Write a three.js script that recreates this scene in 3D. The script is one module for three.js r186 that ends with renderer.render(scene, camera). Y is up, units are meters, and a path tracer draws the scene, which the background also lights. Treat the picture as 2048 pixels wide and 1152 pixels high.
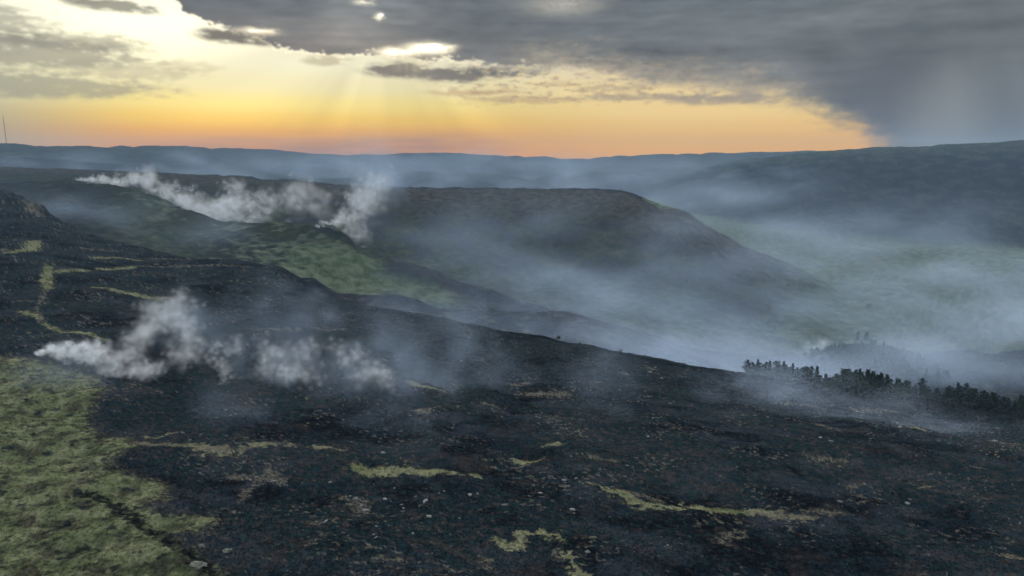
import * as THREE from 'three';
import { createNoise2D, createNoise3D } from 'simplex-noise';
import { mergeGeometries } from 'three/addons/utils/BufferGeometryUtils.js';

// ------------------------------------------------------------------ camera
const F = 1409, PITCH = Math.atan(258 / F), CY = 330;          // lens from the drone's usual field of view; eye height in metres above the valley floor datum
const scene = new THREE.Scene();
const camera = new THREE.PerspectiveCamera(2 * Math.atan(576 / F) * 180 / Math.PI, 16 / 9, 1, 30000);
camera.position.set(0, CY, 0);
camera.rotation.x = -PITCH;

// ------------------------------------------------------------------ seeded noise
function rng(seed) { let a = seed >>> 0; return () => { a = (a + 0x6d2b79f5) | 0; let t = Math.imul(a ^ (a >>> 15), 1 | a); t = (t + Math.imul(t ^ (t >>> 7), 61 | t)) ^ t; return ((t ^ (t >>> 14)) >>> 0) / 4294967296; }; }
const n2 = createNoise2D(rng(11)), n2b = createNoise2D(rng(23)), n3 = createNoise3D(rng(37));
function fbm(x, y, oct = 4, gain = 0.5) { let s = 0, a = 1, t = 0; for (let i = 0; i < oct; i++) { s += a * n2(x, y); t += a; a *= gain; x = x * 2.03 + 17.1; y = y * 2.03 - 9.7; } return s / t; }
const clamp = (x, a = 0, b = 1) => x < a ? a : x > b ? b : x;
const smooth = (a, b, x) => { const t = clamp((x - a) / (b - a)); return t * t * (3 - 2 * t); };
const lerp = (a, b, t) => a + (b - a) * t;
const gauss = (r) => { let s = 0; for (let i = 0; i < 6; i++) s += r(); return (s - 3) * 1.414; };
const lin = (c) => { c /= 255; return c <= 0.04045 ? c / 12.92 : ((c + 0.055) / 1.055) ** 2.4; };
const rgb = (r, g, b) => [lin(r), lin(g), lin(b)];
const mix3 = (a, b, t) => [lerp(a[0], b[0], t), lerp(a[1], b[1], t), lerp(a[2], b[2], t)];
function table(pts) {                                          // monotone cubic through [x, y] pairs, flat outside
  const n = pts.length, X = pts.map((p) => p[0]), Y = pts.map((p) => p[1]), M = new Array(n).fill(0), d = [];
  for (let i = 0; i < n - 1; i++) d.push((Y[i + 1] - Y[i]) / (X[i + 1] - X[i]));
  for (let i = 1; i < n - 1; i++) M[i] = d[i - 1] * d[i] <= 0 ? 0 : 2 / (1 / d[i - 1] + 1 / d[i]);
  M[0] = 0; M[n - 1] = 0;
  return (x) => {
    if (x <= X[0]) return Y[0];
    if (x >= X[n - 1]) return Y[n - 1];
    let i = 0; while (x > X[i + 1]) i++;
    const h = X[i + 1] - X[i], t = (x - X[i]) / h, t2 = t * t, t3 = t2 * t;
    return (2 * t3 - 3 * t2 + 1) * Y[i] + (t3 - 2 * t2 + t) * h * M[i] + (-2 * t3 + 3 * t2) * Y[i + 1] + (t3 - t2) * h * M[i + 1];
  };
}
// a sight line: s = metres sideways and e = metres up for every metre of ground distance ahead
function sight(x, y) { const a = (x - 1024) / F, b = -(y - 576) / F, f = Math.cos(PITCH) + b * Math.sin(PITCH); return { s: a / f, e: (b * Math.cos(PITCH) - Math.sin(PITCH)) / f }; }

// ------------------------------------------------------------------ sky: a cloud deck over a smoky sunset, rain to the right
const EXPO = 1.7;
const SUN_AZ = -11.5, SUN_EL = 9.6;                            // degrees, azimuth to the right of straight ahead
const D2R = Math.PI / 180;
{
  const W = 4096, H = 2048, data = new Float32Array(W * H * 4);
  const AZ = (x) => Math.atan(sight(x, 200).s) / D2R, EL = (y) => (Math.atan((576 - y) / F) - PITCH) / D2R;
  const P = (list) => table(list.map(([x, y]) => [AZ(x), EL(y)]));
  const deckEdge = P([[-900, -700], [-200, -260], [250, -130], [345, -20], [370, 22], [400, 58], [470, 78], [540, 96], [600, 108], [700, 116], [745, 112], [800, 112], [860, 116], [920, 124], [1000, 132], [1100, 140], [1200, 150], [1300, 168], [1400, 184], [1500, 198], [1600, 216], [1700, 250], [1800, 300], [2400, 330]]);
  const glow = (az, el) => {                                   // the clear smoky air under and between the clouds
    const left = smooth(-26, -40, az), right = smooth(-8, 12, az);
    const e = Math.max(el, 0);
    const stops = [[0, rgb(250, 150, 4)], [0.6, rgb(238, 148, 8)], [1.1, rgb(240, 156, 18)], [1.9, rgb(246, 172, 36)], [2.9, rgb(252, 202, 76)], [4.1, rgb(252, 226, 132)], [5.4, rgb(246, 232, 178)], [7, rgb(248, 240, 204)], [10, rgb(254, 250, 226)], [16, rgb(236, 232, 214)]];
    const stopsR = [[0, rgb(255, 172, 14)], [0.6, rgb(253, 178, 36)], [1.4, rgb(249, 184, 62)], [2.4, rgb(249, 198, 104)], [3.6, rgb(251, 214, 136)], [5, rgb(246, 216, 152)], [7, rgb(226, 206, 168)], [10, rgb(204, 198, 182)], [16, rgb(180, 182, 180)]];
    const stopsL = [[0, rgb(170, 146, 108)], [1.4, rgb(176, 160, 122)], [2.8, rgb(182, 174, 138)], [4.2, rgb(206, 200, 166)], [6, rgb(226, 220, 184)], [8, rgb(250, 246, 216)], [10, rgb(252, 248, 224)], [16, rgb(220, 218, 208)]];
    const at = (st) => { let i = 0; while (i < st.length - 2 && e > st[i + 1][0]) i++; return mix3(st[i][1], st[i + 1][1], smooth(0, 1, (e - st[i][0]) / (st[i + 1][0] - st[i][0])) * 0.5 + 0.5 * clamp((e - st[i][0]) / (st[i + 1][0] - st[i][0]))); };
    let c = mix3(mix3(at(stops), at(stopsR), right), at(stopsL), left);
    const core = Math.exp(-(((az + 22) / 8) ** 2) - ((el - 3.4) / 1.8) ** 2) * 0.22 + Math.exp(-(((az + 27) / 9) ** 2) - ((el - 9) / 3.5) ** 2) * 0.4;
    c = c.map((v, i) => v * (1 + core * [1, 0.95, 0.75][i]));
    const smoke = Math.exp(-(((el - 0.9 - 0.35 * n2(az * 0.09, 3)) / 0.75) ** 2)) * smooth(-32, -20, az) * smooth(3, -7, az) * (0.7 + 0.7 * fbm(az * 0.1, el * 1.6, 4));
    return mix3(c, rgb(176, 118, 74), clamp(smoke) * 0.8);
  };
  const grey = (az, el, x, z) => {                             // underside of the deck
    const far = smooth(6, 14, el), t = 0.4 * (0.4 - 1.3 * Math.abs(fbm(az * 0.08 + 3, el * 0.26, 4, 0.55))) + 0.26 * fbm(az * 0.24 + 3, el * 0.7, 5, 0.6) + 0.62 * fbm(az * 0.035, el * 0.22 + 8, 4) + 0.25 * fbm(az * 0.05, el * 1.3 + 2, 4);
    const c = mix3(rgb(112, 105, 98), rgb(104, 107, 107), smooth(-14, 10, az));
    const low = c.map((v) => v * (1.12 + 0.95 * t));
    if (far === 0) return low;
    const k = 2.6 / Math.max(Math.sin(el * D2R), 0.08), o = fbm(x * k, z * k, 4);   // deck overhead
    const lift = smooth(18, 55, el), hi = mix3(rgb(102, 110, 116), rgb(214, 232, 250), lift).map((v) => v * (1 + 0.35 * o));
    return mix3(low, hi, far);
  };
  for (let r = 0; r < H; r++) {
    const el = ((r + 0.5) / H - 0.5) * 180;
    if (el < -1.5) { for (let c = 0; c < W; c++) { const o = (r * W + c) * 4; data[o] = 0.10; data[o + 1] = 0.11; data[o + 2] = 0.12; data[o + 3] = 1; } continue; }
    for (let c = 0; c < W; c++) {
      const lon = ((c + 0.5) / W - 0.5) * 2 * Math.PI, x = Math.cos(lon), z = Math.sin(lon);
      let az = Math.atan2(x, -z) / D2R;
      const cx = x * Math.cos(el * D2R), cz = z * Math.cos(el * D2R);
      const o = (r * W + c) * 4;
      let col;
      if ((c & 3) && (el > 27 || Math.abs(az) > 111)) { for (let q = 0; q < 4; q++) data[o + q] = data[o - 4 + q]; continue; }
      const away = smooth(58, 110, Math.abs(az));              // round to the sides and behind the deck comes down to the horizon
      const deck = grey(az, el, cx, cz);
      if (el > 26 || away >= 1) col = deck;
      else {
        const wob = 0.8 * fbm(az * 0.16, el * 0.5 + 4, 5, 0.58) + 0.34 * (0.6 - 1.6 * Math.abs(fbm(az * 0.5, el * 0.95, 4, 0.6))) + 0.16 * fbm(az * 1.9, el * 2.6, 4, 0.65);
        const fine = fbm(az * 0.5 + 31, el * 1.6, 5, 0.6);
        const over = el + wob * (0.8 + 0.3 * smooth(-16, -24, az)) - deckEdge(az);      // above the ragged lower edge of the deck
        const soft = 0.28 * smooth(AZ(900), AZ(1100), az) + 0.72 * smooth(AZ(1250), AZ(1700), az); let m = smooth(-0.1 - 1.3 * soft, 0.26 + 1.3 * soft, over + (0.3 + 0.5 * soft) * fine);
        // gaps with the sun behind
        const gap = (x0, y0, wx, wy, k) => Math.exp(-(((az - AZ(x0) - 0.5 * fine) / wx) ** 2) - ((el - EL(y0) - 0.18 * wob - 0.1 * fine) / wy) ** 2) * k;
        const hole = clamp(gap(858, 99, 1.15, 0.34, 1.5) + gap(800, 108, 1.3, 0.26, 1.3) + gap(764, 40, 0.3, 0.16, 1.5) * (0.6 + 0.8 * fine) + gap(735, 10, 0.7, 0.2, 0.8) * (0.5 + fine) + gap(520, 78, 1.1, 0.2, 0.9) + gap(1130, 10, 2.6, 0.7, 0.4) + gap(885, 96, 0.7, 0.15, 1.1), 0, 1.4);
        m *= 1 - clamp(hole);
        let g = glow(az, el);
        const ang = Math.atan2(az - SUN_AZ - 1.5, SUN_EL + 1.2 - el), dist = Math.hypot(az - SUN_AZ, el - SUN_EL);
        const ray = n2b(ang * 2.6, 1.7) * 0.85 + n2b(ang * 7, 5.1) * 0.14;
        const rays = 1.2 * ray * smooth(0.8, 4, dist) * smooth(30, 12, dist) * smooth(-0.5, 3.5, el);
        g = g.map((v) => v * (1 + 0.1 * rays));
        // thin grey clouds inside the glow
        const thin = (x0, y0, wx, wy, k, tint) => { const d = gap(x0, y0, wx, wy, 1.25) * (0.8 + 0.6 * fine); const q = clamp(smooth(0.18, 0.75, d) * k); g = mix3(g, tint, q); };
        thin(240, 50, 3.0, 0.42, 0.85, rgb(132, 128, 112)); thin(180, 46, 1.5, 0.3, 0.5, rgb(150, 144, 126));
        thin(90, 6, 4.4, 0.55, 0.95, rgb(112, 108, 98)); thin(30, 22, 1.4, 0.5, 0.8, rgb(118, 114, 104));
        thin(70, 140, 6.5, 1.1, 0.75, rgb(152, 147, 126)); thin(170, 118, 4.5, 0.7, 0.65, rgb(150, 145, 126)); thin(40, 195, 9, 0.9, 0.7, rgb(152, 147, 126)); thin(260, 160, 4.5, 0.7, 0.5, rgb(178, 168, 140)); thin(-60, 100, 5, 1.6, 0.7, rgb(150, 146, 128)); thin(360, 150, 3, 0.5, 0.35, rgb(206, 192, 150));
        thin(470, 88, 2.6, 0.6, 0.95, rgb(112, 104, 94)); thin(545, 92, 1.6, 0.5, 0.85, rgb(118, 108, 96)); thin(650, 128, 1.8, 0.4, 0.55, rgb(170, 150, 118));
        thin(800, 143, 3.0, 0.62, 0.95, rgb(126, 116, 104)); thin(900, 150, 4.2, 0.6, 0.95, rgb(116, 110, 102)); thin(1010, 142, 3.5, 0.5, 0.9, rgb(112, 108, 104));
        thin(950, 185, 4.0, 0.28, 0.6, rgb(196, 160, 116)); thin(1050, 200, 5.0, 0.3, 0.6, rgb(186, 154, 116)); thin(1120, 170, 2.2, 0.24, 0.45, rgb(190, 156, 116)); thin(1280, 196, 5.5, 0.32, 0.7, rgb(160, 146, 126)); thin(1230, 178, 3.2, 0.3, 0.6, rgb(170, 150, 124)); thin(1450, 205, 4.5, 0.4, 0.75, rgb(144, 136, 126));
        // broken flecks of cloud lit from below, under the deck
        const fleck = smooth(0.1, 0.42, fbm(az * 0.55 + 11, el * 2.3, 5, 0.62) + 0.25 * fine) * smooth(AZ(820), AZ(980), az) * smooth(AZ(1600), AZ(1400), az) * smooth(EL(222), EL(196), el);
        g = mix3(g, rgb(164, 138, 108), 0.62 * fleck);
        const lit = smooth(0.2, 0.45, fbm(az * 0.6 + 41, el * 2.6 + 7, 4, 0.6)) * smooth(AZ(900), AZ(1020), az) * smooth(AZ(1500), AZ(1350), az) * smooth(EL(205), EL(180), el) * smooth(EL(110), EL(150), el);
        g = mix3(g, rgb(255, 226, 158), 0.7 * lit);
        // silver lining where the deck's edge is thin, strongest near the sun
        const rim = 1.3 * m * (1 - m) * 4 * Math.exp(-((dist / 13) ** 2)) * (over < 1.2 ? 1 : 0.5);
        const paler = smooth(3.0, 0.3, over + 0.5 * wob) * smooth(AZ(960), AZ(1130), az) * smooth(AZ(1700), AZ(1480), az) * (0.7 + 0.7 * fine); m *= 1 - 0.25 * clamp(paler); const dk = mix3(deck, rgb(164, 152, 136), clamp(0.7 * paler)).map((v, i) => v * (1 + 0.6 * Math.exp(-((dist / 5) ** 2)) * [1, 0.95, 0.85][i]));
        col = mix3(g, dk, m);
        col = col.map((v, i) => v + rim * [0.85, 0.72, 0.46][i] * (0.5 + 0.5 * fine) + clamp(hole) * smooth(0.3, 1.1, hole) * [0.9, 0.86, 0.7][i]);
        // shafts of light under the gap
        const shaft = Math.exp(-(((az - AZ(812 + 12 * (EL(99) - el))) / 1.7) ** 2)) * smooth(EL(185), EL(110), el) * smooth(EL(80), EL(112), el);
        col = mix3(col, rgb(222, 204, 166), 0.42 * shaft * (0.8 + 0.5 * n2b(az * 2.2, 9)));
        // rain curtain
        const edge = AZ(1600) + smooth(EL(130), EL(295), el) * (AZ(1765) - AZ(1600)) - 0.6 * fbm(el * 0.4, 7, 2);
        const rw = lerp(2.0, 5.5, smooth(EL(290), EL(130), el)), rain = smooth(-0.7 * rw, rw, az - edge + 0.25 * wob) * smooth(EL(40), EL(200), el);
        let rc = mix3(mix3(rgb(92, 93, 98), rgb(110, 114, 116), smooth(AZ(1780), AZ(1980), az)), rgb(138, 140, 139), Math.exp(-(((az - AZ(1885)) / 2.1) ** 2)) * smooth(EL(90), EL(270), el) * 0.85);
        rc = rc.map((v) => v * (1 + 0.12 * n2(az * 0.22 + el * 0.06, 2.2) + 0.03 * n2(az * 0.9 + el * 0.2, 6.1)));
        col = mix3(col, rc, clamp(rain) * 0.96);
        const ledge = Math.exp(-(((el - EL(112 - 26 * smooth(AZ(1560), AZ(1900), az))) / 0.5) ** 2)) * smooth(AZ(1500), AZ(1680), az);
        col = mix3(col, rgb(88, 94, 99), 0.45 * ledge * (0.7 + 0.4 * wob));
        col = mix3(col, deck, away);
      }
      const K = lerp(1 / EXPO, 1, smooth(14, 30, el)); data[o] = col[0] * K; data[o + 1] = col[1] * K; data[o + 2] = col[2] * K; data[o + 3] = 1;
    }
  }
  const sky = new THREE.DataTexture(data, W, H, THREE.RGBAFormat, THREE.FloatType);
  sky.mapping = THREE.EquirectangularReflectionMapping;
  sky.magFilter = THREE.LinearFilter; sky.needsUpdate = true;
  scene.background = sky; scene.environment = sky;
}
const sun = new THREE.DirectionalLight(new THREE.Color(1.0, 0.91, 0.78), 1.5);      // the sun through the cloud's thin edge: soft
sun.name = 'sun';
sun.position.set(Math.sin(SUN_AZ * D2R) * Math.cos(SUN_EL * D2R), Math.sin(SUN_EL * D2R), -Math.cos(SUN_AZ * D2R) * Math.cos(SUN_EL * D2R)).multiplyScalar(4000);
sun.castShadow = true; sun.shadow.radius = 25; sun.shadow.mapSize.set(2048, 2048);
Object.assign(sun.shadow.camera, { left: -3000, right: 3000, top: 2000, bottom: -2000, near: 10, far: 14000 });
scene.add(sun, sun.target);
const renderer = new THREE.WebGLRenderer({ antialias: true });
renderer.toneMapping = THREE.LinearToneMapping;
renderer.toneMappingExposure = EXPO;
renderer.shadowMap.enabled = true;
scene.fog = new THREE.FogExp2(new THREE.Color(0.54, 0.75, 1.0), 0.000048);

// ------------------------------------------------------------------ helpers for things
const used = {};
function numbered(n) { const k = used[n] = (used[n] ?? -1) + 1; return k ? n + '_' + String(k).padStart(3, '0') : n; }
function put(o, name, label, category, group, kind) {
  o.name = numbered(name); o.userData = {};
  if (label) o.userData.label = label;
  if (category) o.userData.category = category;
  if (group) o.userData.group = group;
  if (kind) o.userData.kind = kind;
  o.traverse((m) => { if (m.isMesh) { m.castShadow = true; m.receiveShadow = true; } });
  scene.add(o); return o;
}
const std = (c, rough = 1, extra = {}) => new THREE.MeshStandardMaterial({ color: Array.isArray(c) ? new THREE.Color().setRGB(...c) : c, roughness: rough, ...extra });

// ------------------------------------------------------------------ terrain: lines of the land (crests, feet, rims), near to far; [x, y of the sight line, ground distance]
const LINES = [
  [[-400, 1500, 55], [1024, 1500, 60], [2450, 1500, 70]],                                                                                   // 0 under the frame
  [[-400, 1152, 146], [0, 1152, 148], [1024, 1152, 158], [2048, 1152, 178], [2450, 1152, 186]],                                             // 1 bottom of the frame
  [[-400, 900, 222], [0, 900, 231], [1024, 900, 262], [2048, 900, 312], [2450, 900, 330]],                                                  // 2
  [[-400, 735, 330], [0, 740, 331], [600, 745, 385], [1000, 752, 424], [1300, 775, 450], [1600, 805, 466], [2048, 842, 470], [2450, 860, 470]], // 3
  [[-420, 372, 1450], [0, 382, 1350], [60, 400, 1230], [130, 448, 1010], [250, 488, 900], [400, 518, 820], [500, 526, 795], [555, 533, 780], [600, 556, 740], [650, 598, 685], [750, 613, 670], [900, 641, 640], [1120, 681, 600], [1400, 733, 560], [1500, 751, 550], [1650, 774, 540], [2048, 817, 520], [2450, 842, 515]], // 4 crest of the burnt moor
  [[-420, 385, 1550], [0, 394, 1480], [130, 470, 1110], [300, 528, 980], [560, 590, 880], [700, 650, 790], [900, 690, 745], [1120, 735, 700], [1400, 790, 690], [1500, 800, 720], [1600, 812, 730], [2048, 850, 700], [2450, 870, 690]], // 5 foot behind it
  [[-420, 375, 1700], [0, 386, 1620], [130, 462, 1200], [300, 518, 1080], [560, 566, 950], [625, 562, 900], [650, 578, 895], [695, 598, 890], [735, 594, 895], [780, 588, 900], [830, 599, 900], [880, 622, 895], [925, 622, 895], [990, 626, 890], [1100, 626, 885], [1170, 637, 870], [1300, 691, 810], [1400, 727, 770], [1500, 768, 775], [1700, 796, 800], [2048, 835, 790], [2450, 850, 790]], // 6 small ridge in the clough
  [[-420, 378, 1800], [0, 388, 1720], [130, 458, 1300], [300, 512, 1180], [560, 548, 1090], [700, 596, 1040], [780, 606, 1030], [900, 624, 1020], [1100, 634, 1040], [1300, 688, 985], [1500, 742, 905], [1700, 748, 930], [2048, 766, 940], [2450, 780, 940]], // 7 stream
  [[-420, 378, 1900], [0, 387, 1810], [130, 436, 1420], [300, 470, 1380], [560, 495, 1310], [650, 503, 1290], [720, 514, 1285], [760, 524, 1270], [810, 529, 1255], [850, 537, 1245], [900, 560, 1205], [1000, 591, 1150], [1110, 621, 1110], [1300, 672, 1070], [1500, 730, 965], [1600, 722, 975], [1665, 702, 985], [1712, 690, 990], [1770, 700, 990], [1860, 724, 995], [1960, 738, 1000], [2048, 740, 1000], [2450, 750, 1000]], // 8 heather spur
  [[-420, 360, 2050], [0, 366, 1980], [150, 363, 1950], [210, 367, 1900], [320, 398, 1760], [400, 430, 1620], [480, 450, 1550], [560, 448, 1510], [640, 455, 1460], [690, 469, 1430], [708, 486, 1415], [722, 514, 1400], [850, 552, 1390], [1000, 598, 1270], [1110, 628, 1190], [1300, 668, 1120], [1500, 712, 1030], [1712, 702, 1100], [2048, 700, 1100], [2450, 710, 1100]], // 9 rim of the grassy shelf
  [[-420, 372, 2200], [0, 377, 2120], [200, 378, 2080], [320, 414, 1920], [400, 446, 1780], [560, 470, 1700], [640, 478, 1660], [710, 502, 1640], [850, 545, 1540], [1000, 575, 1430], [1200, 603, 1330], [1400, 660, 1180], [1500, 688, 1115], [1600, 660, 1205], [1700, 640, 1285], [1800, 610, 1420], [1900, 585, 1560], [2048, 565, 1700], [2450, 560, 1740]], // 10 foot of the plateau
  [[-420, 330, 3050], [0, 335, 3000], [200, 342, 2850], [350, 347, 2700], [550, 359, 2580], [700, 371, 2500], [850, 377, 2440], [1000, 379, 2380], [1180, 380, 2260], [1240, 384, 2200], [1290, 400, 2090], [1330, 418, 1990], [1348, 419, 1960], [1368, 424, 1930], [1400, 446, 1860], [1500, 497, 1750], [1600, 541, 1660], [1700, 578, 1585], [1800, 575, 1605], [2048, 545, 1840], [2450, 540, 1880]], // 11 rim of the plateau
  [[-420, 345, 3250], [0, 350, 3200], [350, 366, 3200], [700, 395, 3400], [1000, 402, 3400], [1240, 412, 3400], [1370, 465, 2750], [1500, 515, 2090], [1600, 528, 1985], [1800, 524, 2000], [2048, 519, 2035], [2450, 515, 2060]], // 12 behind it
  [[-420, 350, 3450], [0, 352, 3400], [370, 372, 3900], [700, 388, 4500], [1000, 392, 4500], [1240, 397, 4600], [1300, 402, 4400], [1400, 432, 3420], [1500, 452, 2980], [1700, 482, 2460], [2048, 502, 2220], [2450, 508, 2180]], // 13 foot of the far moor
  [[-420, 306, 3800], [0, 312, 3800], [100, 317, 3900], [200, 325, 4000], [300, 334, 4200], [370, 343, 4400], [500, 366, 4800], [700, 362, 5400], [830, 345, 5500], [930, 347, 5500], [1000, 351, 5500], [1060, 363, 5450], [1105, 377, 5400], [1150, 357, 5900], [1210, 348, 6000], [1270, 343, 5900], [1400, 331, 5500], [1500, 319, 5200], [1650, 303, 4800], [1750, 297, 4600], [1900, 289, 4380], [2048, 281, 4200], [2450, 274, 3900]], // 14 crest of the far moor
  [[-420, 325, 4250], [0, 330, 4300], [370, 348, 5100], [700, 356, 6600], [1000, 360, 6900], [1200, 345, 7200], [1400, 338, 6800], [1650, 325, 6200], [2048, 320, 5600], [2450, 315, 5400]], // 15
  [[-420, 286, 4700], [0, 287, 4800], [60, 289, 4900], [110, 293, 5000], [300, 293, 5900], [430, 296, 6700], [500, 299, 7500], [550, 298, 7500], [600, 306, 7700], [700, 309, 8000], [880, 306, 8300], [1000, 311, 8500], [1090, 314, 8600], [1150, 319, 8700], [1200, 315, 8700], [1330, 309, 8600], [1500, 305, 8400], [1650, 302, 8200], [2048, 300, 7600], [2450, 298, 7400]], // 16 skyline
  [[-420, 330, 6000], [0, 330, 6200], [1024, 330, 10200], [2048, 330, 9400], [2450, 330, 9200]],                                           // 17 beyond
];
const KD = [], KE = [];
for (const l of LINES) { const p = l.map(([x, y, d]) => { const q = sight(x, y); return [q.s, q.e, d]; }).sort((a, b) => a[0] - b[0]); KD.push(table(p.map((q) => [q[0], q[2]]))); KE.push(table(p.map((q) => [q[0], q[1]]))); }
const NL = LINES.length, S0 = -1.02, S1 = 1.02, COLS = 960;
const colD = new Float64Array((COLS + 1) * NL), colH = new Float64Array((COLS + 1) * NL), colM = new Float64Array((COLS + 1) * NL);
for (let j = 0; j <= COLS; j++) {
  const s = lerp(S0, S1, j / COLS), o = j * NL;
  for (let k = 0; k < NL; k++) { colD[o + k] = KD[k](s); if (k) colD[o + k] = Math.max(colD[o + k], colD[o + k - 1] + 15); colH[o + k] = KE[k](s) * colD[o + k]; }
  for (let k = 1; k < NL - 1; k++) {
    const a = (colH[o + k] - colH[o + k - 1]) / (colD[o + k] - colD[o + k - 1]), b = (colH[o + k + 1] - colH[o + k]) / (colD[o + k + 1] - colD[o + k]);
    colM[o + k] = a * b <= 0 ? 0 : 2 / (1 / a + 1 / b);
  }
  colM[o] = (colH[o + 1] - colH[o]) / (colD[o + 1] - colD[o]);
}
function colHeight(j, D) {                                     // height over the eye's level on column j
  const o = j * NL; let k = 0; while (k < NL - 2 && D > colD[o + k + 1]) k++;
  const h = colD[o + k + 1] - colD[o + k], t = clamp((D - colD[o + k]) / h), t2 = t * t, t3 = t2 * t;
  return (2 * t3 - 3 * t2 + 1) * colH[o + k] + (t3 - 2 * t2 + t) * h * colM[o + k] + (-2 * t3 + 3 * t2) * colH[o + k + 1] + (t3 - t2) * h * colM[o + k + 1];
}
function relief(x, z, D) {                                     // hummocks, gullies and outcrops on top of the large shape
  const near = smooth(900, 500, D), mid = smooth(700, 1150, D) * smooth(4200, 3000, D), far = smooth(2800, 4200, D);
  let h = 0;
  if (near > 0) h += near * (2.6 * fbm(x / 70, z / 70, 3) + 0.8 * fbm(x / 27, z / 27, 2) + 0.5 * fbm(x / 11, z / 11, 3) + 0.12 * n2b(x / 2.3, z / 2.3));
  if (near < 1 && D < 1300) h += (1 - near) * smooth(1300, 900, D) * (2.2 * fbm(x / 70, z / 70, 3) + 0.7 * fbm(x / 14, z / 14, 3));
  if (mid > 0) { const rg = 1 - Math.abs(n2b(x / 260 + 0.3 * n2(x / 400, z / 400), z / 420)); const rv = 1 - Math.abs(n2(x / 95 + 0.5 * n2b(x / 160, z / 160), z / 210)); h += mid * (5 * fbm(x / 150, z / 150, 4) - 8 * (rg * rg * rg - 0.35) - 4 * (rv * rv * rv - 0.35) + 1.8 * fbm(x / 22, z / 22, 3) + 4 * smooth(1400, 1700, D) * Math.max(0, n2(x / 46 + 3, z / 46) - 0.45)); }
  if (far > 0) { const rg = 1 - Math.abs(n2b(x / 520 + 4, z / 900)); h += far * (11 * fbm(x / 420, z / 420, 4) - 15 * (rg * rg * rg - 0.35) + 1.2 * fbm(x / 60, z / 60, 2)); }
  return h;
}
function ground(x, z) {                                        // world height at x, z
  const D = -z, s = x / D, f = clamp((s - S0) / (S1 - S0) * COLS, 0, COLS - 0.001), j = Math.floor(f);
  return CY + lerp(colHeight(j, D), colHeight(j + 1, D), f - j) + relief(x, z, D);
}
function land(px, py, dmin = 100, dmax = 9000) {               // where a sight line first meets the land
  const q = sight(px, py), f = clamp((q.s - S0) / (S1 - S0) * COLS, 0, COLS), j = Math.round(f);
  let D = dmin, step = 1.006;
  while (D < dmax && colHeight(j, D) < q.e * D) D *= step;
  return new THREE.Vector3(q.s * D, CY + colHeight(j, D), -D);
}
function inAir(px, py, D) { const q = sight(px, py); return new THREE.Vector3(q.s * D, CY + q.e * D, -D); }

// ------------------------------------------------------------------ what grows where on the burnt moor (plan view, metres)
const poly = (pts) => pts.map(([x, y]) => { const p = land(x, y, 100, 1500); return [p.x, p.z]; });
function inside(P, x, z) { let c = false; for (let i = 0, j = P.length - 1; i < P.length; j = i++) if ((P[i][1] > z) !== (P[j][1] > z) && x < (P[j][0] - P[i][0]) * (z - P[i][1]) / (P[j][1] - P[i][1]) + P[i][0]) c = !c; return c; }
function segDist(ax, az, bx, bz, x, z) { const dx = bx - ax, dz = bz - az, t = clamp(((x - ax) * dx + (z - az) * dz) / (dx * dx + dz * dz + 1e-9)); return [Math.hypot(x - ax - t * dx, z - az - t * dz), t]; }
const meadow = poly([[-200, 705], [0, 712], [90, 728], [190, 752], [205, 790], [165, 830], [180, 868], [250, 878], [262, 898], [210, 930], [215, 948], [262, 962], [330, 970], [330, 992], [318, 1010], [262, 1022], [330, 1040], [430, 1046], [400, 1072], [322, 1076], [352, 1098], [420, 1128], [440, 1156], [460, 1500], [-500, 1500]]);
function meadowDist(x, z) { let d = 1e9; for (let i = 0, j = meadow.length - 1; i < meadow.length; j = i++) d = Math.min(d, segDist(meadow[j][0], meadow[j][1], meadow[i][0], meadow[i][1], x, z)[0]); return inside(meadow, x, z) ? d : -d; }
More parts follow.
